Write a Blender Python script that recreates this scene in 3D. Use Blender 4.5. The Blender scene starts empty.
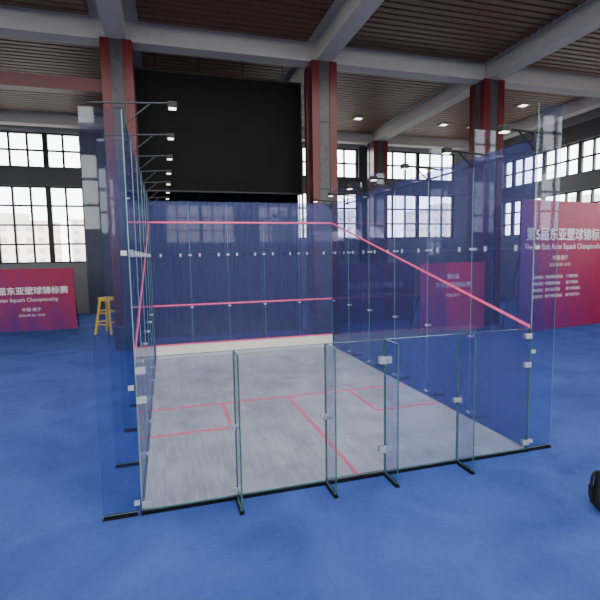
import bpy, bmesh, math, random
from mathutils import Vector, Matrix
random.seed(4)
C = bpy.context.scene.collection
PI = math.pi

# ------------------------------------------------------------------ materials
def lin(r, g, b):
    f = lambda c: (c/255/12.92) if c/255 <= .04045 else ((c/255+.055)/1.055)**2.4
    return (f(r), f(g), f(b), 1)

def base_mat(name):
    m = bpy.data.materials.new(name); m.use_nodes = True
    nt = m.node_tree; nt.nodes.clear()
    out = nt.nodes.new('ShaderNodeOutputMaterial')
    return m, nt, out

def pm(name, rgb, rough=.5, metal=0, var=.12, scale=6, stretch=(1, 1, 1), bump=0, rgb2=None, spec=.5):
    m, nt, out = base_mat(name)
    N = nt.nodes.new; L = nt.links.new
    p = N('ShaderNodeBsdfPrincipled')
    p.inputs['Roughness'].default_value = rough; p.inputs['Metallic'].default_value = metal
    p.inputs['Specular IOR Level'].default_value = spec
    tc = N('ShaderNodeTexCoord'); mp = N('ShaderNodeMapping'); mp.inputs['Scale'].default_value = stretch
    L(tc.outputs['Object'], mp.inputs['Vector'])
    nz = N('ShaderNodeTexNoise'); nz.inputs['Scale'].default_value = scale; nz.inputs['Detail'].default_value = 5
    L(mp.outputs[0], nz.inputs['Vector'])
    cr = N('ShaderNodeValToRGB')
    c = lin(*rgb)
    if rgb2: a, b = c, lin(*rgb2)
    else:
        a = tuple(v*(1-var) for v in c[:3])+(1,); b = tuple(min(1, v*(1+var)) for v in c[:3])+(1,)
    cr.color_ramp.elements[0].color = a; cr.color_ramp.elements[1].color = b
    cr.color_ramp.elements[0].position = .3; cr.color_ramp.elements[1].position = .7
    L(nz.outputs['Fac'], cr.inputs['Fac']); L(cr.outputs['Color'], p.inputs['Base Color'])
    if bump:
        bp = N('ShaderNodeBump'); bp.inputs['Strength'].default_value = bump; bp.inputs['Distance'].default_value = .01
        L(nz.outputs['Fac'], bp.inputs['Height']); L(bp.outputs[0], p.inputs['Normal'])
    L(p.outputs[0], out.inputs['Surface'])
    return m

def glass_mat(name, tint, coat=None, coat_fac=0, r0=.03):
    """thin pane: tinted see-through, a faint coat and a Schlick reflection that is the same from both sides"""
    m, nt, out = base_mat(name)
    N = nt.nodes.new; L = nt.links.new
    t = N('ShaderNodeBsdfTransparent'); t.inputs[0].default_value = tint
    cur = t.outputs[0]
    if coat:
        d = N('ShaderNodeBsdfDiffuse'); d.inputs[0].default_value = coat
        mx = N('ShaderNodeMixShader'); mx.inputs[0].default_value = coat_fac
        L(cur, mx.inputs[1]); L(d.outputs[0], mx.inputs[2]); cur = mx.outputs[0]
    ge = N('ShaderNodeNewGeometry'); dt = N('ShaderNodeVectorMath'); dt.operation = 'DOT_PRODUCT'
    L(ge.outputs['Normal'], dt.inputs[0]); L(ge.outputs['Incoming'], dt.inputs[1])
    def mth(op, a, b=None, c=None):
        n = N('ShaderNodeMath'); n.operation = op; n.use_clamp = False
        for i, v in enumerate((a, b, c)):
            if v is None: continue
            if isinstance(v, (int, float)): n.inputs[i].default_value = v
            else: L(v, n.inputs[i])
        return n.outputs[0]
    c = mth('ABSOLUTE', dt.outputs['Value']); q = mth('SUBTRACT', 1, c); p5 = mth('POWER', q, 5)
    fac = mth('MULTIPLY_ADD', p5, .6*(1-r0), r0)
    g = N('ShaderNodeBsdfGlossy'); g.inputs['Roughness'].default_value = .03
    mx = N('ShaderNodeMixShader')
    L(fac, mx.inputs[0]); L(cur, mx.inputs[1]); L(g.outputs[0], mx.inputs[2])
    L(mx.outputs[0], out.inputs['Surface'])
    return m

def emis(name, rgb, s):
    m, nt, out = base_mat(name)
    e = nt.nodes.new('ShaderNodeEmission'); e.inputs[0].default_value = lin(*rgb); e.inputs[1].default_value = s
    nt.links.new(e.outputs[0], out.inputs['Surface'])
    return m

def carpet_mat():
    m, nt, out = base_mat('blue carpet')
    N = nt.nodes.new; L = nt.links.new
    p = N('ShaderNodeBsdfPrincipled'); p.inputs['Roughness'].default_value = .9; p.inputs['Specular IOR Level'].default_value = .15
    tc = N('ShaderNodeTexCoord')
    n1 = N('ShaderNodeTexNoise'); n1.inputs['Scale'].default_value = 12; n1.inputs['Detail'].default_value = 10; n1.inputs['Roughness'].default_value = .85
    n2 = N('ShaderNodeTexNoise'); n2.inputs['Scale'].default_value = 60; n2.inputs['Detail'].default_value = 2
    n3 = N('ShaderNodeTexNoise'); n3.inputs['Scale'].default_value = .7; n3.inputs['Detail'].default_value = 5; n3.inputs['Distortion'].default_value = .8
    for n in (n1, n2, n3): L(tc.outputs['Object'], n.inputs['Vector'])
    mix = N('ShaderNodeMath'); mix.operation = 'MULTIPLY_ADD'; mix.inputs[1].default_value = .55
    L(n3.outputs['Fac'], mix.inputs[0])
    hf = N('ShaderNodeMath'); hf.operation = 'MULTIPLY'; hf.inputs[1].default_value = .45; L(n1.outputs['Fac'], hf.inputs[0]); L(hf.outputs[0], mix.inputs[2])
    cr = N('ShaderNodeValToRGB')
    cr.color_ramp.elements[0].color = lin(47, 68, 130); cr.color_ramp.elements[1].color = lin(66, 91, 160)
    cr.color_ramp.elements[0].position = .37; cr.color_ramp.elements[1].position = .63
    L(mix.outputs[0], cr.inputs['Fac'])
    br = N('ShaderNodeTexBrick'); br.offset = 0
    br.inputs['Scale'].default_value = 1; br.inputs['Brick Width'].default_value = 2.0; br.inputs['Row Height'].default_value = 40
    br.inputs['Mortar Size'].default_value = .009; br.inputs['Mortar Smooth'].default_value = .8
    br.inputs['Color1'].default_value = (1, 1, 1, 1); br.inputs['Color2'].default_value = (.97, .97, .98, 1); br.inputs['Mortar'].default_value = (.88, .88, .92, 1)
    L(tc.outputs['Object'], br.inputs['Vector'])
    mu = N('ShaderNodeMix'); mu.data_type = 'RGBA'; mu.blend_type = 'MULTIPLY'; mu.inputs[0].default_value = 1
    L(cr.outputs[0], mu.inputs[6]); L(br.outputs['Color'], mu.inputs[7]); L(mu.outputs[2], p.inputs['Base Color'])
    bp = N('ShaderNodeBump'); bp.inputs['Strength'].default_value = .6; bp.inputs['Distance'].default_value = .01
    L(n2.outputs['Fac'], bp.inputs['Height'])
    bp2 = N('ShaderNodeBump'); bp2.inputs['Strength'].default_value = .5; bp2.inputs['Distance'].default_value = .1
    L(n3.outputs['Fac'], bp2.inputs['Height']); L(bp.outputs[0], bp2.inputs['Normal']); L(bp2.outputs[0], p.inputs['Normal'])
    L(p.outputs[0], out.inputs['Surface'])
    return m

def court_mat():
    m, nt, out = base_mat('silver grey court boards')
    N = nt.nodes.new; L = nt.links.new
    p = N('ShaderNodeBsdfPrincipled'); p.inputs['Roughness'].default_value = .26
    tc = N('ShaderNodeTexCoord'); mp = N('ShaderNodeMapping'); mp.inputs['Scale'].default_value = (9, .6, 1)
    L(tc.outputs['Object'], mp.inputs['Vector'])
    n1 = N('ShaderNodeTexNoise'); n1.inputs['Scale'].default_value = 2.8; n1.inputs['Detail'].default_value = 8; n1.inputs['Roughness'].default_value = .6
    L(mp.outputs[0], n1.inputs['Vector'])
    n2 = N('ShaderNodeTexNoise'); n2.inputs['Scale'].default_value = 1.0; n2.inputs['Detail'].default_value = 7; n2.inputs['Roughness'].default_value = .7
    L(tc.outputs['Object'], n2.inputs['Vector'])
    ad = N('ShaderNodeMath'); ad.operation = 'MULTIPLY_ADD'; ad.inputs[1].default_value = .7; L(n1.outputs['Fac'], ad.inputs[0]); L(n2.outputs['Fac'], ad.inputs[2])
    hf = N('ShaderNodeMath'); hf.operation = 'MULTIPLY'; hf.inputs[1].default_value = .588; L(ad.outputs[0], hf.inputs[0])
    cr = N('ShaderNodeValToRGB')
    cr.color_ramp.elements[0].color = lin(162, 161, 152); cr.color_ramp.elements[1].color = lin(217, 215, 203)
    cr.color_ramp.elements[0].position = .35; cr.color_ramp.elements[1].position = .62
    L(hf.outputs[0], cr.inputs['Fac'])
    br = N('ShaderNodeTexBrick'); mp2 = N('ShaderNodeMapping'); mp2.inputs['Rotation'].default_value = (0, 0, PI/2)
    L(tc.outputs['Object'], mp2.inputs['Vector']); L(mp2.outputs[0], br.inputs['Vector'])
    br.inputs['Scale'].default_value = 1; br.inputs['Brick Width'].default_value = 2.4; br.inputs['Row Height'].default_value = .14
    br.inputs['Mortar Size'].default_value = .0025
    br.inputs['Color1'].default_value = (1, 1, 1, 1); br.inputs['Color2'].default_value = (.92, .92, .92, 1); br.inputs['Mortar'].default_value = (.74, .74, .74, 1)
    mu = N('ShaderNodeMix'); mu.data_type = 'RGBA'; mu.blend_type = 'MULTIPLY'; mu.inputs[0].default_value = 1
    L(cr.outputs[0], mu.inputs[6]); L(br.outputs['Color'], mu.inputs[7]); L(mu.outputs[2], p.inputs['Base Color'])
    L(p.outputs[0], out.inputs['Surface'])
    return m

def banner_mat(name, c0, c1, c2, wx=.6, wz=.4):
    m, nt, out = base_mat(name)
    N = nt.nodes.new; L = nt.links.new
    p = N('ShaderNodeBsdfPrincipled'); p.inputs['Roughness'].default_value = .55
    tc = N('ShaderNodeTexCoord'); sx = N('ShaderNodeSeparateXYZ'); L(tc.outputs['Generated'], sx.inputs[0])
    nz = N('ShaderNodeTexWave'); nz.inputs['Scale'].default_value = .3; nz.inputs['Distortion'].default_value = 6; nz.inputs['Detail'].default_value = 1
    L(tc.outputs['Object'], nz.inputs['Vector'])
    a = N('ShaderNodeMath'); a.operation = 'MULTIPLY'; a.inputs[1].default_value = wx; L(sx.outputs[0], a.inputs[0])
    b = N('ShaderNodeMath'); b.operation = 'MULTIPLY_ADD'; b.inputs[1].default_value = wz; L(sx.outputs[2], b.inputs[0]); L(a.outputs[0], b.inputs[2])
    mm = N('ShaderNodeMath'); mm.operation = 'MULTIPLY_ADD'; mm.inputs[1].default_value = .16; L(nz.outputs['Fac'], mm.inputs[0]); L(b.outputs[0], mm.inputs[2])
    cr = N('ShaderNodeValToRGB'); e = cr.color_ramp.elements
    e[0].color = lin(*c2); e[0].position = .25; e[1].color = lin(*c0); e[1].position = .98
    k = e.new(.62); k.color = lin(*c1)
    L(mm.outputs[0], cr.inputs['Fac']); L(cr.outputs[0], p.inputs['Base Color'])
    L(p.outputs[0], out.inputs['Surface'])
    return m

def facade_mat(name, wall, win):
    m, nt, out = base_mat(name)
    N = nt.nodes.new; L = nt.links.new
    p = N('ShaderNodeBsdfPrincipled'); p.inputs['Roughness'].default_value = .8
    tc = N('ShaderNodeTexCoord'); sx = N('ShaderNodeSeparateXYZ'); L(tc.outputs['Object'], sx.inputs[0])
    ad = N('ShaderNodeMath'); ad.operation = 'ADD'; L(sx.outputs[0], ad.inputs[0]); L(sx.outputs[1], ad.inputs[1])
    cb = N('ShaderNodeCombineXYZ'); L(ad.outputs[0], cb.inputs[0]); L(sx.outputs[2], cb.inputs[1])
    br = N('ShaderNodeTexBrick'); br.offset = 0
    br.inputs['Scale'].default_value = 1; br.inputs['Brick Width'].default_value = 3.2; br.inputs['Row Height'].default_value = 3.1
    br.inputs['Mortar Size'].default_value = .8; br.inputs['Mortar Smooth'].default_value = 0
    br.inputs['Color1'].default_value = lin(*win); br.inputs['Color2'].default_value = lin(*[v*.95 for v in win]); br.inputs['Mortar'].default_value = lin(*wall)
    L(cb.outputs[0], br.inputs['Vector']); L(br.outputs['Color'], p.inputs['Base Color'])
    L(p.outputs[0], out.inputs['Surface'])
    return m

M = dict(
    carpet=carpet_mat(), court=court_mat(),
    wall=pm('grey wall paint', (122, 123, 125), .7, var=.05, scale=2),
    darkwall=pm('dark granite wall', (48, 48, 52), .4, var=.25, scale=14),
    white=pm('grey ceiling plaster', (166, 163, 157), .8, var=.03, scale=2),
    slat=pm('brown wooden slats', (98, 68, 48), .55, var=.2, scale=3, stretch=(.4, 6, 6)),
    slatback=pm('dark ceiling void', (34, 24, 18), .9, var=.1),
    red=pm('deep maroon column strip', (82, 12, 19), .3, var=.22, scale=1.5, stretch=(4, 4, .4)),
    trimred=pm('deep red trim', (74, 13, 18), .45, var=.15),
    granite=pm('dark grey stone', (58, 57, 60), .3, var=.35, scale=9),
    winframe=pm('dark window metal', (20, 21, 25), .4, .3, var=.1),
    steel=pm('brushed steel', (214, 215, 216), .35, .5, var=.06, scale=20),
    greybar=pm('grey metal bar', (60, 63, 70), .45, .3, var=.1),
    black=pm('black steel', (13, 13, 15), .45, .2, var=.2),
    blackcloth=pm('black nylon cloth', (11, 11, 12), .75, var=.35, scale=25, bump=.4),
    blackgrey=pm('dark grey webbing', (26, 26, 28), .8, var=.2, scale=30),
    screen=pm('black screen face', (5, 5, 7), .6, var=.15, scale=3, spec=.12),
    screenseam=pm('near black screen seam', (7, 7, 9), .6, var=.1, spec=.12),
    drape=pm('black drape', (15, 16, 20), .9, var=.25, scale=3, spec=.1),
    line=pm('pink court line paint', (250, 104, 148), .5, var=.04),
    floorline=pm('salmon pink floor line paint', (252, 112, 126), .5, var=.04),
    tin=pm('white tin board', (246, 243, 232), .5, var=.03),
    yellow=pm('yellow stool paint', (250, 204, 24), .45, var=.1),
    bluglass=glass_mat('blue tinted court glass', lin(176, 182, 215), lin(102, 111, 178), .21, .045),
    frontglass=glass_mat('grey blue front glass', lin(178, 183, 209), lin(100, 108, 164), .38, .014),
    clear=glass_mat('faintly blue clear glass', lin(212, 219, 234), lin(122, 138, 196), .11, .06),
    clearblue=glass_mat('bluer clear glass', lin(196, 205, 230), lin(112, 126, 196), .15, .06),
    fin=glass_mat('clear fin glass', lin(228, 233, 246), lin(108, 120, 180), .05, .04),
    edge=pm('pale green glass edge', (120, 164, 158), .2, var=.15, scale=3),
    darkedge=pm('sea green glass edge', (66, 110, 102), .2, var=.15, scale=3),
    lettering=pm('white lettering', (242, 240, 242), .6, var=.02),
    dimlettering=pm('greyed lettering', (150, 140, 170), .6, var=.02),  # white lettering toned down to grey so this banner reads fainter
    gold=pm('pale gold lettering', (236, 214, 190), .6, var=.02),
    bannerback=pm('banner frame metal', (70, 70, 76), .5, .5, var=.1),
    bl=banner_mat('magenta to purple banner print', (172, 28, 80), (146, 30, 102), (80, 36, 126), .45, .55),
    br=banner_mat('purple glass tint to magenta backdrop print', (168, 26, 74), (148, 28, 92), (92, 32, 116), 1.3, .4),  # purple end also puts the tint of the glass in front into the print
    bm=banner_mat('magenta red banner print', (212, 34, 74), (198, 36, 96), (130, 34, 122)),
    bd=banner_mat('dim purple banner print', (92, 36, 84), (78, 38, 92), (58, 38, 92)),
    lamp=emis('lamp glow', (255, 250, 240), 5),
    pave=pm('outside paving', (170, 168, 164), .9, var=.1),
    roof=pm('flat roof grey', (190, 188, 186), .9, var=.1),
)
FAC = [facade_mat('facade sand', (226, 218, 208), (176, 176, 178)), facade_mat('facade rose', (222, 206, 198), (172, 170, 174)),  # facades paled to put outdoor haze into their colour
       facade_mat('facade grey', (220, 222, 224), (170, 176, 184))]

# ------------------------------------------------------------------ mesh helper
class MB:
    def __init__(s): s.bm = bmesh.new(); s.mats = []
    def mi(s, m):
        if m not in s.mats: s.mats.append(m)
        return s.mats.index(m)
    def box(s, x0, x1, y0, y1, z0, z1, m, bevel=0, mat=None):
        i = s.mi(m)
        r = bmesh.ops.create_cube(s.bm, size=1)
        vs = r['verts']
        for v in vs:
            v.co = Vector(((x0+x1)/2+v.co.x*(x1-x0), (y0+y1)/2+v.co.y*(y1-y0), (z0+z1)/2+v.co.z*(z1-z0)))
        if mat:
            for v in vs: v.co = mat @ v.co
        fs = list({f for v in vs for f in v.link_faces})
        for f in fs: f.material_index = i
        if bevel:
            es = list({e for v in vs for e in v.link_edges})
            b = bmesh.ops.bevel(s.bm, geom=es, offset=bevel, segments=2, affect='EDGES', profile=.5)
            for f in b['faces']: f.material_index = i
        return s
    def quad(s, pts, m):
        f = s.bm.faces.new([s.bm.verts.new(p) for p in pts]); f.material_index = s.mi(m); return s
    def rod(s, a, b, r, m, seg=10, r2=None):
        i = s.mi(m); a = Vector(a); b = Vector(b); d = b-a
        q = d.to_track_quat('Z', 'Y').to_matrix().to_4x4()
        res = bmesh.ops.create_cone(s.bm, cap_ends=True, segments=seg, radius1=r, radius2=r if r2 is None else r2, depth=d.length,
                                    matrix=Matrix.Translation((a+b)/2) @ q)
        for f in {f for v in res['verts'] for f in v.link_faces}: f.material_index = i
        return s
    def beam(s, a, b, w, d, m, bevel=0):
        a = Vector(a); b = Vector(b); v = b-a
        q = v.to_track_quat('Z', 'Y').to_matrix().to_4x4()
        return s.box(-w/2, w/2, -d/2, d/2, -v.length/2, v.length/2, m, bevel, Matrix.Translation((a+b)/2) @ q)
    def build(s, name, parent=None, smooth=False):
        me = bpy.data.meshes.new(name); s.bm.normal_update(); s.bm.to_mesh(me); s.bm.free()
        for m in s.mats: me.materials.append(m)
        if smooth:
            for p in me.polygons: p.use_smooth = True
        o = bpy.data.objects.new(name, me); C.objects.link(o)
        if parent: o.parent = parent
        return o

def thing(name, label, cat, loc=(0, 0, 0), rz=0, group=None):
    o = bpy.data.objects.new(name, None); C.objects.link(o); o.empty_display_size = .2
    o.location = loc; o.rotation_euler = (0, 0, rz); o['label'] = label; o['category'] = cat
    if group: o['group'] = group
    return o
def struct(o): o['kind'] = 'structure'; return o
def copy_tree(o, parent=None):
    c = o.copy(); C.objects.link(c)
    if parent: c.parent = parent
    for ch in list(o.children): copy_tree(ch, c)
    return c

# ------------------------------------------------------------------ hall shell
FZ = -.05
X0, X1, Y0, Y1, ZC, BZ = -19, 25.5, -15, 25.5, 11.95, 11.25
struct(MB().box(X0-.4, X1+.4, Y0-.4, Y1+.4, FZ-.3, FZ, M['carpet']).build('floor'))

WZ = [(4.6, 7.9), (9.0, 11.1)]      # lower and upper window bands
WL = [(3.2, 7.9), (9.0, 11.1)]      # bay at the far left reaches lower
WR = [(4.6, 7.2), (8.2, 10.2)]      # right wall sits a little lower
def wall(name, axis, pos, thick, a0, a1, opens, m):
    mb = MB()
    us = sorted({a0, a1, *[u for o in opens for u in o[:2]]}); zs = sorted({FZ, ZC, *[z for o in opens for z in o[2:]]})
    for i in range(len(us)-1):
        j = 0
        while j < len(zs)-1:
            uc = (us[i]+us[i+1])/2
            hole = lambda k: any(o[0] < uc < o[1] and o[2] < (zs[k]+zs[k+1])/2 < o[3] for o in opens)
            if hole(j): j += 1; continue
            k = j
            while k+1 < len(zs)-1 and not hole(k+1): k += 1
            if axis == 'x': mb.box(us[i], us[i+1], pos, pos+thick, zs[j], zs[k+1], m)
            else: mb.box(pos, pos+thick, us[i], us[i+1], zs[j], zs[k+1], m)
            j = k+1
    return struct(mb.build(name))
wn = 0
def bands(a): return WL if a == -9.2 else WR if a in (14.05, 1.6, -10.1) else WZ
def windows(axis, pos, spans):
    global wn
    for (a, b) in spans:
        for (z0, z1) in bands(a):
            wn += 1
            mb = MB(); w = .09
            def bar(u0, u1, v0, v1, d=.10):
                if axis == 'x': mb.box(u0, u1, pos-d, pos+d, v0, v1, M['winframe'])
                else: mb.box(pos-d, pos+d, u0, u1, v0, v1, M['winframe'])
            bar(a, b, z0, z0+w); bar(a, b, z1-w, z1)
            n = max(4, round((b-a)/1.0))
            for i in range(n+1):
                u = a+(b-a)*i/n; ww = .3 if i % 3 == 0 else .12
                bar(max(a, u-ww/2), min(b, u+ww/2), z0, z1, .08)
            nr = 4 if z1-z0 > 4 else 3 if z1-z0 > 2.5 else 2
            for j in range(1, nr):
                z = z0+(z1-z0)*j/nr; bar(a, b, z-.055, z+.055, .07)
            struct(mb.build('window_%d' % wn))
far_sp = [(-9.2, -4.3), (8.0, 14.4), (16.2, 22.6)]
rt_sp = [(14.05, 23.6), (1.6, 11.0), (-10.1, -1)]
lf_sp = [(14, 23), (2, 11), (-10, -1)]
re_sp = [(-16, -10.5), (-8, -2), (.6, 6.6), (8.6, 14.6), (17, 23)]
op = lambda sp: [(a, b, z0, z1) for a, b in sp for z0, z1 in bands(a)]
wall('wall_far', 'x', Y1, .4, X0, X1, op(far_sp), M['wall']); windows('x', Y1+.2, far_sp)
wall('wall_right', 'y', X1, .4, Y0, Y1, op(rt_sp), M['wall']); windows('y', X1+.2, rt_sp)
wall('wall_left', 'y', X0-.4, .4, Y0, Y1, op(lf_sp), M['wall']); windows('y', X0-.2, lf_sp)
wall('wall_rear', 'x', Y0-.4, .4, X0, X1, op(re_sp), M['wall']); windows('x', Y0-.2, re_sp)
k = 0
def trim(mb):
    global k
    k += 1; return struct(mb.build('trim_%d' % k))
trim(MB().box(X0, X1, Y1-.12, Y1, 7.9, 9.0, M['darkwall']))
trim(MB().box(X1-.12, X1, Y0, Y1-.12, 7.2, 8.2, M['darkwall']))
trim(MB().box(X1-.12, X1, Y0, Y1-.12, 10.2, BZ, M['darkwall']))
for a, b in [(-4.3, 8.0), (14.4, 16.2)]:
    trim(MB().box(a, b, Y1-.1, Y1, FZ, 7.9, M['darkwall'])); trim(MB().box(a, b, Y1-.1, Y1, 9.0, BZ, M['darkwall']))
trim(MB().box(-9.5, -1.35, 12.3, 12.7, 9.45, 9.9, M['trimred']))

# ceiling with grey beams and brown slatted coffers
cx = [-17.7, -9.48, -.9, 6.98, 15.2, 23.4]; cy = [-11.5, .5, 12.5, 24.5]
BW = .34
ceil = struct(MB().box(X0-.4, X1+.4, Y0-.4, Y1+.4, ZC, ZC+.3, M['white']).build('ceiling'))
for x in cx: trim(MB().box(x-BW, x+BW, Y0, Y1, BZ, ZC, M['white']))
for y in cy:
    xs = [X0]+[v for x in cx for v in (x-BW, x+BW)]+[X1]
    mb = MB()
    for i in range(0, len(xs), 2): mb.box(xs[i], xs[i+1], y-BW, y+BW, BZ, ZC, M['white'])
    trim(mb)
for i in range(len(cx)-1):
    for j in range(len(cy)-1):
        xa, xb, ya, yb = cx[i]+.8, cx[i+1]-.8, cy[j]+.8, cy[j+1]-.8
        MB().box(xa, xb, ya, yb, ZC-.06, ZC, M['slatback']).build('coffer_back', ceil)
        mb = MB(); n = int((yb-ya)/.34)
        for q in range(n):
            y = ya+(q+.5)*(yb-ya)/n
            mb.box(xa, xb, y-.12, y+.12, ZC-.2, ZC-.1, M['slat'])
        mb.build('slat_panel', ceil)

def downlight(x, y, label):
    t = thing('downlight', label, 'ceiling light', (x, y, ZC-.21), 0)
    mb = MB(); mb.box(-.3, .3, -.3, -.22, -.06, .02, M['white']); mb.box(-.3, .3, .22, .3, -.06, .02, M['white'])
    mb.box(-.3, -.22, -.22, .22, -.06, .02, M['white']); mb.box(.22, .3, -.22, .22, -.06, .02, M['white'])
    mb.build('frame', t); MB().box(-.22, .22, -.22, .22, -.03, .01, M['lamp']).build('diffuser', t)
    t['group'] = 'square downlights in the slatted ceiling'
for x, y in [(18.2, 16), (20.4, 16), (18.2, 20.5), (20.4, 20.5), (10, 20.5), (12.2, 20.5)]:
    downlight(x, y, 'small square white downlight recessed in the brown slatted ceiling')

# columns: dark stone shafts with deep red strips along the edges
def column_parts(t):
    a = .5
    MB().box(-a, a, -a, a, .9-FZ, BZ-FZ, M['granite'], .02).build('shaft', t)
    MB().box(-a-.07, a+.07, -a-.07, a+.07, 0, .9-FZ, M['granite'], .03).build('plinth', t)
    for sx in (-1, 1):
        for sy in (-1, 1):
            x0, x1 = sorted((sx*(a+.04), sx*(a-.28))); y0, y1 = sorted((sy*(a+.04), sy*(a-.28)))
            MB().box(x0, x1, y0, y1, .9-FZ, BZ-FZ, M['red'], .012).build('edge_strip', t)
    for z in (3.5, 6.2, 8.9):
        MB().box(-a-.015, a+.015, -a-.015, a+.015, z-.02, z+.02, M['winframe']).build('stone_joint', t)
col = thing('column', 'dark stone column with red edge strips left of the black hanging screen', 'column', (-.9, 12.5, FZ), 0, 'red edged hall columns')
column_parts(col)
for x, y, lb in [(6.98, 12.5, 'dark stone column with red edge strips right of the black hanging screen'),
                 (15.2, 12.5, 'red edged stone column behind the magenta banner, right of the court'),
                 (15.2, 24.0, 'distant red edged column standing between the far windows')]:
    c = copy_tree(col); c.location = (x, y, FZ); c['label'] = lb

# ------------------------------------------------------------------ hanging black screen and the drape below it
sc = thing('hanging_screen', 'large matte black screen hanging high behind the front glass wall', 'screen', (3.0, 13.4, 6.15))
W, H = 6.7, 4.6
MB().box(-W/2, W/2, -.06, .1, 0, H, M['screen'], .01).build('screen_panel', sc)
mb = MB()
for i in range(1, 6): mb.box(-W/2+W*i/6-.006, -W/2+W*i/6+.006, -.062, -.06, 0, H, M['screenseam'])
for j in range(1, 6): mb.box(-W/2, W/2, -.0615, -.06, H*j/6-.006, H*j/6+.006, M['screenseam'])
mb.build('seam_grid', sc)
mb = MB(); mb.box(-W/2-.05, W/2+.05, -.08, .16, H, H+.06, M['black']); mb.box(-W/2-.05, W/2+.05, -.08, .16, -.06, 0, M['black'])
mb.box(-W/2-.05, -W/2, -.08, .16, 0, H, M['black']); mb.box(W/2, W/2+.05, -.08, .16, 0, H, M['black']); mb.build('frame', sc)
for x in (-2.6, -.9, .9, 2.6): MB().rod((x, .04, H+.05), (x, .04, ZC-.2-6.15), .02, M['black']).build('hanging_cable', sc)
def pleated(name, parent, hw, z0, z1, m, amp=.07, nx=200):
    bm = bmesh.new(); rows = []
    for q in (0, .33, .67, 1):
        rows.append([bm.verts.new((-hw+2*hw*i/nx, amp*math.sin(i*PI/4)*(1-.3*q), z0+(z1-z0)*q)) for i in range(nx+1)])
    for a, b in zip(rows, rows[1:]):
        for i in range(nx): bm.faces.new((a[i], a[i+1], b[i+1], b[i]))
    me = bpy.data.meshes.new(name); bm.to_mesh(me); bm.free(); me.materials.append(m)
    for p in me.polygons: p.use_smooth = True
    o = bpy.data.objects.new(name, me); C.objects.link(o); o.parent = parent
    return o
dr = thing('stage_drape', 'black pleated drape hanging below the black screen behind the front glass wall', 'drape', (3.0, 14.2, FZ))
hw = 3.45; top = 6.6
pleated('cloth', dr, hw, .02, top, M['drape'])
MB().rod((-hw-.1, 0, top+.03), (hw+.1, 0, top+.03), .035, M['black']).build('rail', dr)
for s in (-1, 1):
    mb = MB(); mb.rod((s*(hw+.05), 0, .03), (s*(hw+.05), 0, top), .03, M['black']); mb.box(s*(hw+.05)-.25, s*(hw+.05)+.25, -.25, .25, 0, .03, M['black'], .005); mb.build('upright', dr)

# ------------------------------------------------------------------ court floor
cf = thing('court_floor', 'silver grey squash court floor with pink markings inside glass walls', 'court floor', (0, 0, FZ))
MB().box(.02, 6.38, .02, 9.73, .004, -FZ, M['court']).build('deck', cf)
mb = MB(); mb.box(-.02, 6.42, -.03, .02, 0, -FZ-.003, M['black']); mb.box(-.02, 6.42, 9.73, 9.77, 0, -FZ-.003, M['black'])  # black rim whose near strip also stands in for the shadow under the floor edge
mb.box(-.02, .02, .02, 9.73, 0, -FZ-.003, M['black']); mb.box(6.38, 6.42, .02, 9.73, 0, -FZ-.003, M['black']); mb.build('edge_shadow_channel', cf)
zl = -FZ
def fl(x0, x1, y0, y1): MB().box(x0, x1, y0, y1, zl-.001, zl+.003, M['floorline']).build('floor_line', cf)
fl(.02, 6.38, 4.22, 4.32); fl(3.165, 3.235, .02, 4.22)
fl(1.565, 1.635, 2.62, 4.22); fl(.02, 1.565, 2.62, 2.72); fl(4.765, 4.835, 2.62, 4.22); fl(4.835, 6.38, 2.62, 2.72)

# ------------------------------------------------------------------ glass walls
def pane(u0, u1, z0, z1, name, parent, m, T=.012, em='edge'):
    mb = MB(); g = .004; y = 0
    u0 += g; u1 -= g; z0 += g; z1 -= g
    mb.quad([(u0, y, z0), (u1, y, z0), (u1, y, z1), (u0, y, z1)], m)
    h = T/2
    for a, b in (((u0, z0), (u1, z0)), ((u1, z0), (u1, z1)), ((u1, z1), (u0, z1)), ((u0, z1), (u0, z0))):
        mb.quad([(a[0], y-h, a[1]), (b[0], y-h, b[1]), (b[0], y+h, b[1]), (a[0], y+h, a[1])], M[em])
    return mb.build(name, parent)
def finpane(u, d0, d1, z0, z1, parent, T=.012, em='edge'):
    mb = MB(); h = T/2
    mb.quad([(u, -d0, z0), (u, -d1, z0), (u, -d1, z1), (u, -d0, z1)], M['fin'])
    for a, b in (((d0, z0), (d1, z0)), ((d1, z0), (d1, z1)), ((d1, z1), (d0, z1)), ((d0, z1), (d0, z0))):
        mb.quad([(u-h, -a[0], a[1]), (u-h, -b[0], b[1]), (u+h, -b[0], b[1]), (u+h, -a[0], a[1])], M[em])
    return mb.build('glass_fin', parent)
def foot(u, d, parent):
    mb = MB(); mb.box(u-.035, u+.035, -d-.01, -.06, 0, .018, M['black'], .004)
    mb.box(u-.026, u-.012, -d+.01, -.07, .018, .055, M['black'], .003); mb.box(u+.012, u+.026, -d+.01, -.07, .018, .055, M['black'], .003)
    mb.build('base_foot', parent)
def fitting(u, z, parent, w=.1, h=.045):
    mb = MB()
    mb.box(u-w/2, u+w/2, -.026, -.013, z-h/2, z+h/2, M['steel'], .003); mb.box(u-w/2, u+w/2, .013, .026, z-h/2, z+h/2, M['steel'], .003)
    f = mb.build('patch_fitting', parent)
    for s in (-1, 1):
        mb = MB(); mb.rod((u+s*w*.3, -.034, z), (u+s*w*.3, .034, z), .012, M['steel']); mb.build('bolt', f)
def fin_bracket(u, z, parent):
    mb = MB(); mb.box(u-.024, u-.012, -.1, -.026, z-.03, z+.03, M['steel'], .003); mb.box(u+.012, u+.024, -.1, -.026, z-.03, z+.03, M['steel'], .003)
    mb.build('fin_bracket', parent)
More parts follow.
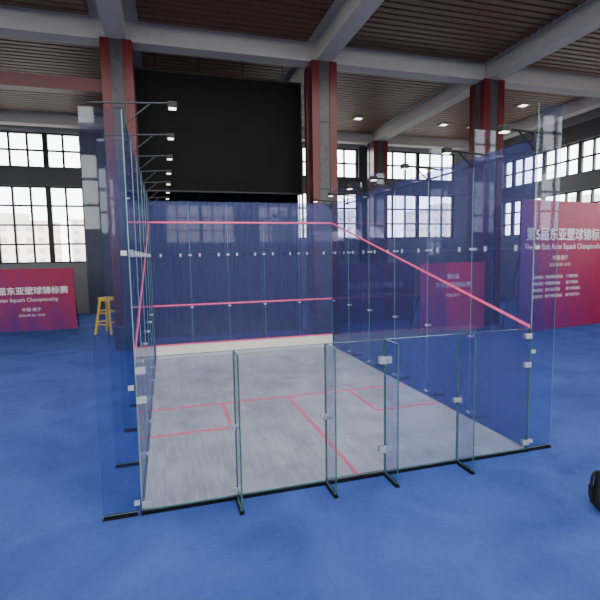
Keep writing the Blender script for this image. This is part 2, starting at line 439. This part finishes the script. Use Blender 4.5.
def lamp_arm(u, z, d, m, parent):
    """thin arm across the top of a fin that carries a small court lamp over the inside"""
    R = .02 if m == 'black' else .011; e = 1.35 if m == 'black' else 1
    mb = MB(); mb.rod((u, -d+.1, z), (u, .6, z+.06), R, M[m], 8); mb.rod((u, .02, z-.28), (u, .02, z+.03), R, M[m], 8)
    mb.rod((u, .02, z-.24), (u, .34, z+.03), R*.8, M[m], 8)
    a = mb.build('lamp_arm', parent)
    mb = MB(); mb.box(u-.05*e, u+.05*e, .62-.06*e, .62+.06*e, z, z+.075*e, M['black'], .01); mb.build('lamp_head', a)
    MB().box(u-.04*e, u+.04*e, .62-.045*e, .62+.045*e, z-.012, z, M['lamp']).build('lamp_lens', a)

HT = 5.3; ZS = 3.5; ZB = -FZ
def tall_wall(label, loc, rz, L, n, m, fins, d, fh=5.3, bar=None):
    t = thing('glass_wall', label, 'glass wall', loc, rz, 'glass walls of the squash court')
    js = [L*i/n for i in range(n+1)]
    for i in range(n):
        pane(js[i], js[i+1], ZB, ZS+ZB, 'glass_panel', t, m); pane(js[i], js[i+1], ZS+ZB, HT+ZB, 'glass_panel', t, m)
        for q in (.25, .75):
            mb = MB(); u = js[i]+q*(js[i+1]-js[i])
            mb.box(u-.025, u+.025, -.02, -.007, ZS+ZB-.05, ZS+ZB+.05, M['steel'], .003); mb.box(u-.025, u+.025, .007, .02, ZS+ZB-.05, ZS+ZB+.05, M['steel'], .003)
            mb.build('joint_clip', t)
    for i, u in enumerate(js):
        uu = min(max(u, .01), L-.01)
        if i in fins:
            finpane(uu, .02, d, ZB, ZS+ZB, t); finpane(uu, .02, d, ZS+ZB, fh+ZB, t); foot(uu, d, t)
            if bar: lamp_arm(min(max(uu, .04), L-.04), HT+ZB+.06, d, bar, t)
        for z in (.12, 1.72, 3.5):
            if 0 < i < n: fitting(u, z+ZB, t)
            if i in fins: fin_bracket(uu, z+ZB, t)
    if bar == 'black': MB().box(0, L, -d-.055, -d-.02, HT+ZB-.03, HT+ZB+.01, M[bar], .004).build('top_bar', t)
    return t
wl = tall_wall('tall blue-tinted left side wall of glass seen nearly edge on', (0, 9.75, FZ), -PI/2, 9.75, 6, M['bluglass'], range(7), .5, 5.3, 'greybar')
wr = tall_wall('tall blue-tinted right side wall of glass with sloping pink line', (6.4, 0, FZ), PI/2, 9.75, 6, M['bluglass'], range(7), .5, 5.85, 'black')
wf = tall_wall('grey-blue glass front wall with two level pink lines', (6.4, 9.75, FZ), PI, 6.4, 5, M['frontglass'], range(1, 5), .5)
def wline(parent, u0, z0, u1, z1, w=.055):
    mb = MB(); y0, y1 = .006, .012
    a = [(u0, z0), (u1, z1), (u1, z1+w), (u0, z0+w)]
    mb.quad([(p[0], y1, p[1]) for p in a], M['line']); mb.quad([(p[0], y0, p[1]) for p in reversed(a)], M['line'])
    mb.quad([(a[0][0], y0, a[0][1]), (a[1][0], y0, a[1][1]), (a[1][0], y1, a[1][1]), (a[0][0], y1, a[0][1])], M['line'])
    mb.quad([(a[3][0], y1, a[3][1]), (a[2][0], y1, a[2][1]), (a[2][0], y0, a[2][1]), (a[3][0], y0, a[3][1])], M['line'])
    mb.build('court_line', parent)
wline(wf, .02, 4.57+ZB, 6.38, 4.57+ZB); wline(wf, .02, 1.78+ZB, 6.38, 1.78+ZB)
wline(wr, .02, 2.13+ZB, 9.73, 4.57+ZB); wline(wl, .02, 4.57+ZB, 9.73, 2.13+ZB)
tn = thing('tin_board', 'white board with pink top strip along the foot of the front wall', 'board', (3.2, 9.69, 0))
MB().box(-3.17, 3.17, -.012, .02, .004, .44, M['tin'], .003).build('board', tn)
MB().box(-3.17, 3.17, -.02, .03, .44, .485, M['line'], .004).build('top_strip', tn)
# back wall with door
wb = thing('glass_wall', 'low clear glass back wall with hinged door, nearest the camera', 'glass wall', (0, 0, FZ), 0, 'glass walls of the squash court')
HB = 2.13; js = [.012, 1.30, 2.66, 3.64, 4.96, 6.388]
for i in range(5):
    gm = M['clearblue'] if i >= 3 else M['clear']
    if i == 2: door = pane(js[i], js[i+1], ZB+.02, HB+ZB, 'glass_door', wb, gm, .04, 'darkedge')
    else: pane(js[i], js[i+1], ZB, HB+ZB, 'glass_panel', wb, gm, .04, 'darkedge')
for u in js[1:-1]:
    finpane(u, .025, .43, ZB, HB+ZB, wb, .022, 'darkedge'); foot(u, .43, wb)
for u in (js[1], js[2], js[4]):
    for z in ((1.03,) if u > 2 else (.1, 1.03)): fitting(u, z+ZB, wb, .15, .07); fin_bracket(u, z+ZB, wb)
D = js[3]
for z in (.38, 1.8):
    mb = MB(); mb.box(D-.1, D+.11, -.036, -.021, z+ZB-.055, z+ZB+.055, M['steel'], .004); mb.box(D-.1, D+.11, .021, .036, z+ZB-.055, z+ZB+.055, M['steel'], .004)
    mb.rod((D, -.038, z+ZB-.06), (D, -.038, z+ZB+.06), .015, M['steel']); mb.build('door_hinge', wb)
U = js[2]+.11
mb = MB(); mb.rod((U, -.05, 1.0+ZB), (U, .05, 1.0+ZB), .022, M['steel'], 16); mb.rod((U, -.07, 1.0+ZB), (U, -.05, 1.0+ZB), .032, M['steel'], 16)
o = mb.build('door_knob', door)
for u, zz in ((.03, (.1, 1.55, 1.95)), (6.37, (.12, 1.5, 2.0))):
    for z in zz:
        mb = MB(); s = 1 if u < 3 else -1
        mb.box(min(u-.03*s, u+.1*s), max(u-.03*s, u+.1*s), -.034, -.021, z+ZB-.045, z+ZB+.045, M['steel'], .004)
        mb.box(min(u, u+.1*s), max(u, u+.1*s), .021, .032, z+ZB-.045, z+ZB+.045, M['steel'], .004); mb.build('corner_bracket', wb)

# ------------------------------------------------------------------ banners
def text(parent, body, x, z, size, m, y, align='LEFT', sx=1, bold=0):
    cu = bpy.data.curves.new('lettering', 'FONT'); cu.body = body; cu.size = size; cu.align_x = align
    cu.extrude = .003; cu.resolution_u = 3
    tmp = bpy.data.objects.new('lettering_source', cu); C.objects.link(tmp); bpy.context.view_layer.update()
    dg = bpy.context.evaluated_depsgraph_get()
    src = bpy.data.meshes.new_from_object(tmp.evaluated_get(dg))
    bpy.data.objects.remove(tmp); bpy.data.curves.remove(cu)
    src.transform(Matrix.Translation((x, y, z)) @ Matrix.Rotation(PI/2, 4, 'X') @ Matrix.Diagonal((sx, 1, 1, 1)))
    bm = bmesh.new()
    # heavier strokes: the same glyphs laid side by side a few millimetres apart
    offs = [(0, 0)] if not bold else [(-bold, 0), (bold, 0), (0, bold), (0, -bold)]
    for k_, (a, b) in enumerate(offs):
        n0 = len(bm.verts); bm.from_mesh(src); bm.verts.ensure_lookup_table()
        for v in bm.verts[n0:]: v.co += Vector((a, -.0007*k_, b))
    me = bpy.data.meshes.new('lettering'); bm.to_mesh(me); bm.free(); bpy.data.meshes.remove(src)
    me.materials.clear(); me.materials.append(m)
    for p in me.polygons: p.material_index = 0
    o = bpy.data.objects.new('lettering', me); C.objects.link(o); o.parent = parent
    return o
def banner(label, loc, rz, W, H, m, texts):
    t = thing('banner', label, 'banner', loc, rz)
    MB().box(0, W, -.03, .02, .03, H, m).build('printed_panel', t)
    for x in (.05, W/2, W-.05):
        mb = MB()
        mb.beam((x, .06, 0), (x, .06, H-.05), .06, .06, M['bannerback']); mb.beam((x, .06, H*.6), (x, .9, .03), .05, .05, M['bannerback'])
        mb.beam((x, .06, .03), (x, .95, .03), .05, .05, M['bannerback'])
        mb.build('support_post', t)
    for (b, x, z, s, mm, al, sx, bo) in texts: text(t, b, x, z, s, M[mm], -.036, al, sx, bo)
    return t
T1 = '第5届东亚壁球锦标赛'; T2 = 'The 5th East Asian Squash Championship'
banner('magenta and purple banner left of the court, yellow stool beside it', (-10.6, 18.6, FZ), 0, 6.7, 3.05, M['bl'],
       [(T1, 6.42, 1.85, .385, 'lettering', 'RIGHT', 1, .010), (T2, 5.95, 1.47, .26, 'lettering', 'RIGHT', .92, 0),
        ('中国·南宁', 4.75, 1.0, .2, 'lettering', 'CENTER', 1, 0), ('2023.09.28–10.02', 4.75, .74, .16, 'lettering', 'CENTER', 1, 0)])
c1 = ['主办单位：东亚壁球联合会', '承办单位：中国壁球协会', '协办单位：南宁市体育局', '支持单位：南宁市壁球协会']
c2 = ['广西体育局', '南宁市政府', '南宁市体育局', '南宁体育中心']
banner('tall purple to magenta backdrop at right edge with large white lettering', (14.75, 9.6, FZ), math.radians(9), 10.0, 5.65, M['br'],
       [(T1, .3, 4.0, .575, 'lettering', 'LEFT', 1, .012), (T2, .2, 3.57, .35, 'lettering', 'LEFT', .9, 0),
        ('中国·南宁', 2.5, 3.1, .24, 'gold', 'CENTER', 1, .004), ('2023.09.28–10.02', 2.5, 2.82, .2, 'gold', 'CENTER', 1, 0)]
       + [(b, .75, 2.3-.28*i, .165, 'lettering', 'LEFT', 1, 0) for i, b in enumerate(c1)]
       + [(b, 2.95, 2.3-.28*i, .165, 'lettering', 'LEFT', 1, 0) for i, b in enumerate(c2)])
banner('magenta red banner standing behind the right glass wall', (10.97, 11.2, FZ), 0, 3.3, 3.05, M['bm'],
       [('第5届', 1.65, 2.35, .26, 'lettering', 'CENTER', 1, 0), ('东亚壁球锦标赛', 1.65, 1.98, .26, 'lettering', 'CENTER', 1, 0), ('中国·南宁', 1.65, 1.55, .18, 'lettering', 'CENTER', 1, 0)])
banner('dim purple banner seen through the far right corner of the court', (8.6, 15.2, FZ), 0, 4.4, 3.0, M['bd'],
       [(T1, 2.2, 1.75, .34, 'dimlettering', 'CENTER', 1, 0), (T2, 2.2, 1.38, .18, 'dimlettering', 'CENTER', .9, 0)])

# ------------------------------------------------------------------ tall yellow stool
ld = thing('high_stool', 'tall yellow wooden stool with splayed legs beside the left banner', 'stool', (-2.2, 16.6, FZ), math.radians(-30))
Hh = 1.62
lp = lambda sx, sy, q: (sx*(.42-.2*q), sy*(.42-.2*q), Hh*q)
for sx in (-1, 1):
    for sy in (-1, 1):
        MB().beam(lp(sx, sy, 0), lp(sx, sy, 1), .075, .075, M['yellow'], .01).build('leg', ld)
for q in (.28, .6):
    for s in (-1, 1):
        MB().beam(lp(-1, s, q), lp(1, s, q), .05, .05, M['yellow'], .006).build('rung', ld)
        MB().beam(lp(s, -1, q+.06), lp(s, 1, q+.06), .05, .05, M['yellow'], .006).build('rung', ld)
MB().box(-.3, .3, -.3, .3, Hh, Hh+.07, M['yellow'], .02).build('seat', ld)
mb = MB()
for s in (-1, 1):
    mb.box(-.24, .24, s*.22-.02, s*.22+.02, Hh-.1, Hh, M['yellow']); mb.box(s*.22-.02, s*.22+.02, -.2, .2, Hh-.1, Hh, M['yellow'])
mb.build('apron', ld)

# ------------------------------------------------------------------ black backpack on the carpet
def soft(name, parent, prof, m, sub=2, e=.42):
    """rounded bag body from stacked rings: (z, half width, half depth, y offset)"""
    bm = bmesh.new(); rings = []
    for (z, w, d, yo) in prof:
        r = []
        for i in range(20):
            a = 2*PI*i/20; ca, sa = math.cos(a), math.sin(a)
            r.append(bm.verts.new((math.copysign(abs(ca)**e, ca)*w, yo+math.copysign(abs(sa)**e, sa)*d, z)))
        rings.append(r)
    for a, b in zip(rings, rings[1:]):
        for i in range(20): bm.faces.new((a[i], a[(i+1) % 20], b[(i+1) % 20], b[i]))
    bm.faces.new(list(reversed(rings[0]))); bm.faces.new(rings[-1])
    me = bpy.data.meshes.new(name); bm.to_mesh(me); bm.free(); me.materials.append(m)
    for p in me.polygons: p.use_smooth = True
    o = bpy.data.objects.new(name, me); C.objects.link(o); o.parent = parent
    s = o.modifiers.new('subsurf', 'SUBSURF'); s.levels = s.render_levels = sub
    return o
bp = thing('backpack', 'black backpack standing on the blue carpet at the right edge', 'bag', (5.97, -1.87, FZ), math.radians(68))
bp.scale = (.92, .92, .92)
soft('bag_body', bp, [(.0, .16, .09, 0), (.01, .2, .12, 0), (.08, .215, .13, 0), (.34, .205, .12, 0), (.5, .18, .1, .01), (.58, .12, .065, .02), (.6, .06, .03, .02)], M['blackcloth'])
soft('front_pocket', bp, [(.03, .14, .03, -.12), (.05, .165, .05, -.13), (.18, .17, .055, -.13), (.28, .15, .04, -.12), (.3, .11, .02, -.11)], M['blackcloth'])
for s in (-1, 1):
    mb = MB(); pts = [(s*.09, .09, .56), (s*.11, .15, .5), (s*.12, .165, .34), (s*.13, .15, .16), (s*.14, .12, .05)]
    for a, b in zip(pts, pts[1:]): mb.beam(a, b, .055, .03, M['blackgrey'], .004)
    mb.build('shoulder_strap', bp)
mb = MB(); pts = [(-.05, .02, .58), (-.035, .02, .64), (.035, .02, .64), (.05, .02, .58)]
for a, b in zip(pts, pts[1:]): mb.rod(a, b, .012, M['blackgrey'])
mb.build('grab_handle', bp)
mb = MB()
for a in range(8):
    q = PI*a/8; q2 = PI*(a+1)/8
    mb.rod((math.cos(q)*.13, -.178, .13+math.sin(q)*.08), (math.cos(q2)*.13, -.178, .13+math.sin(q2)*.08), .005, M['blackgrey'], 6)
mb.build('zipper', bp)

# ------------------------------------------------------------------ outside
struct(MB().box(-150, 260, -120, 320, -8.5, -8, M['pave']).build('ground'))
def building(x, y, w, d, h, m, label):
    t = thing('city_building', label, 'building', (x, y, -8))
    MB().box(-w/2, w/2, -d/2, d/2, 0, h, m).build('walls', t)
    mb = MB(); mb.box(-w/2-.3, w/2+.3, -d/2-.3, d/2+.3, h, h+.6, M['roof']); mb.box(-w/6, w/6, -d/6, d/6, h+.6, h+3, M['roof']); mb.build('roof', t)
building(-42, 150, 22, 14, 22, FAC[0], 'pale sand block outside the left windows, farther left')
building(-20, 170, 18, 14, 24, FAC[1], 'pale rose block outside the left windows, nearer the column')
building(62, 150, 26, 16, 24, FAC[2], 'pale grey block outside the far windows right of the screen')
building(125, 105, 20, 20, 25, FAC[0], 'pale sand block outside the right windows')
building(140, 78, 20, 20, 24, FAC[1], 'pale rose block outside the right windows near the frame edge')
building(104, 150, 22, 18, 27, FAC[1], 'pale rose block outside the far windows beside the corner column')

# ------------------------------------------------------------------ light
w = bpy.data.worlds.new('bright overcast sky'); bpy.context.scene.world = w; w.use_nodes = True
bg = w.node_tree.nodes['Background']; bg.inputs[0].default_value = (.97, .985, 1, 1); bg.inputs[1].default_value = 10
def area(x, y, z, sx, sy, p, rot=(0, 0, 0), col=(1, .965, .92)):
    l = bpy.data.lights.new('fill_light', 'AREA'); l.shape = 'RECTANGLE'; l.size = sx; l.size_y = sy; l.energy = p; l.color = col
    o = bpy.data.objects.new('fill_light', l); C.objects.link(o); o.location = (x, y, z); o.rotation_euler = rot
for x in (-5.2, 3.0, 11.1):
    for y in (-5.5, 5): area(x, y, 11.2, 7, 8, 820 if x == 3.0 else 520)  # unseen overhead area lamps without fixtures, added to light the hall
for x in (-8, 14): area(x, -11, 5, 3, 2, 300, (PI-math.radians(25), 0, 0), (1, .93, .84))  # unseen upward lamps behind the camera, added to brighten the ceiling

# ------------------------------------------------------------------ camera
yaw, pitch, roll, f = .2848, -.0975, -.0166, 458.59
fw = Vector((math.sin(yaw)*math.cos(pitch), math.cos(yaw)*math.cos(pitch), math.sin(pitch)))
r = Vector((math.cos(yaw), -math.sin(yaw), 0)); u = r.cross(fw)
r, u = r*math.cos(roll)+u*math.sin(roll), u*math.cos(roll)-r*math.sin(roll)
cd = bpy.data.cameras.new('camera'); cd.sensor_width = 36; cd.lens = f*36/600; cd.clip_end = 1000
co = bpy.data.objects.new('camera', cd); C.objects.link(co)
mt = Matrix((r, u, -fw)).transposed().to_4x4(); mt.translation = (.4364, -6.3296, 3.4375)
co.matrix_world = mt
bpy.context.scene.camera = co
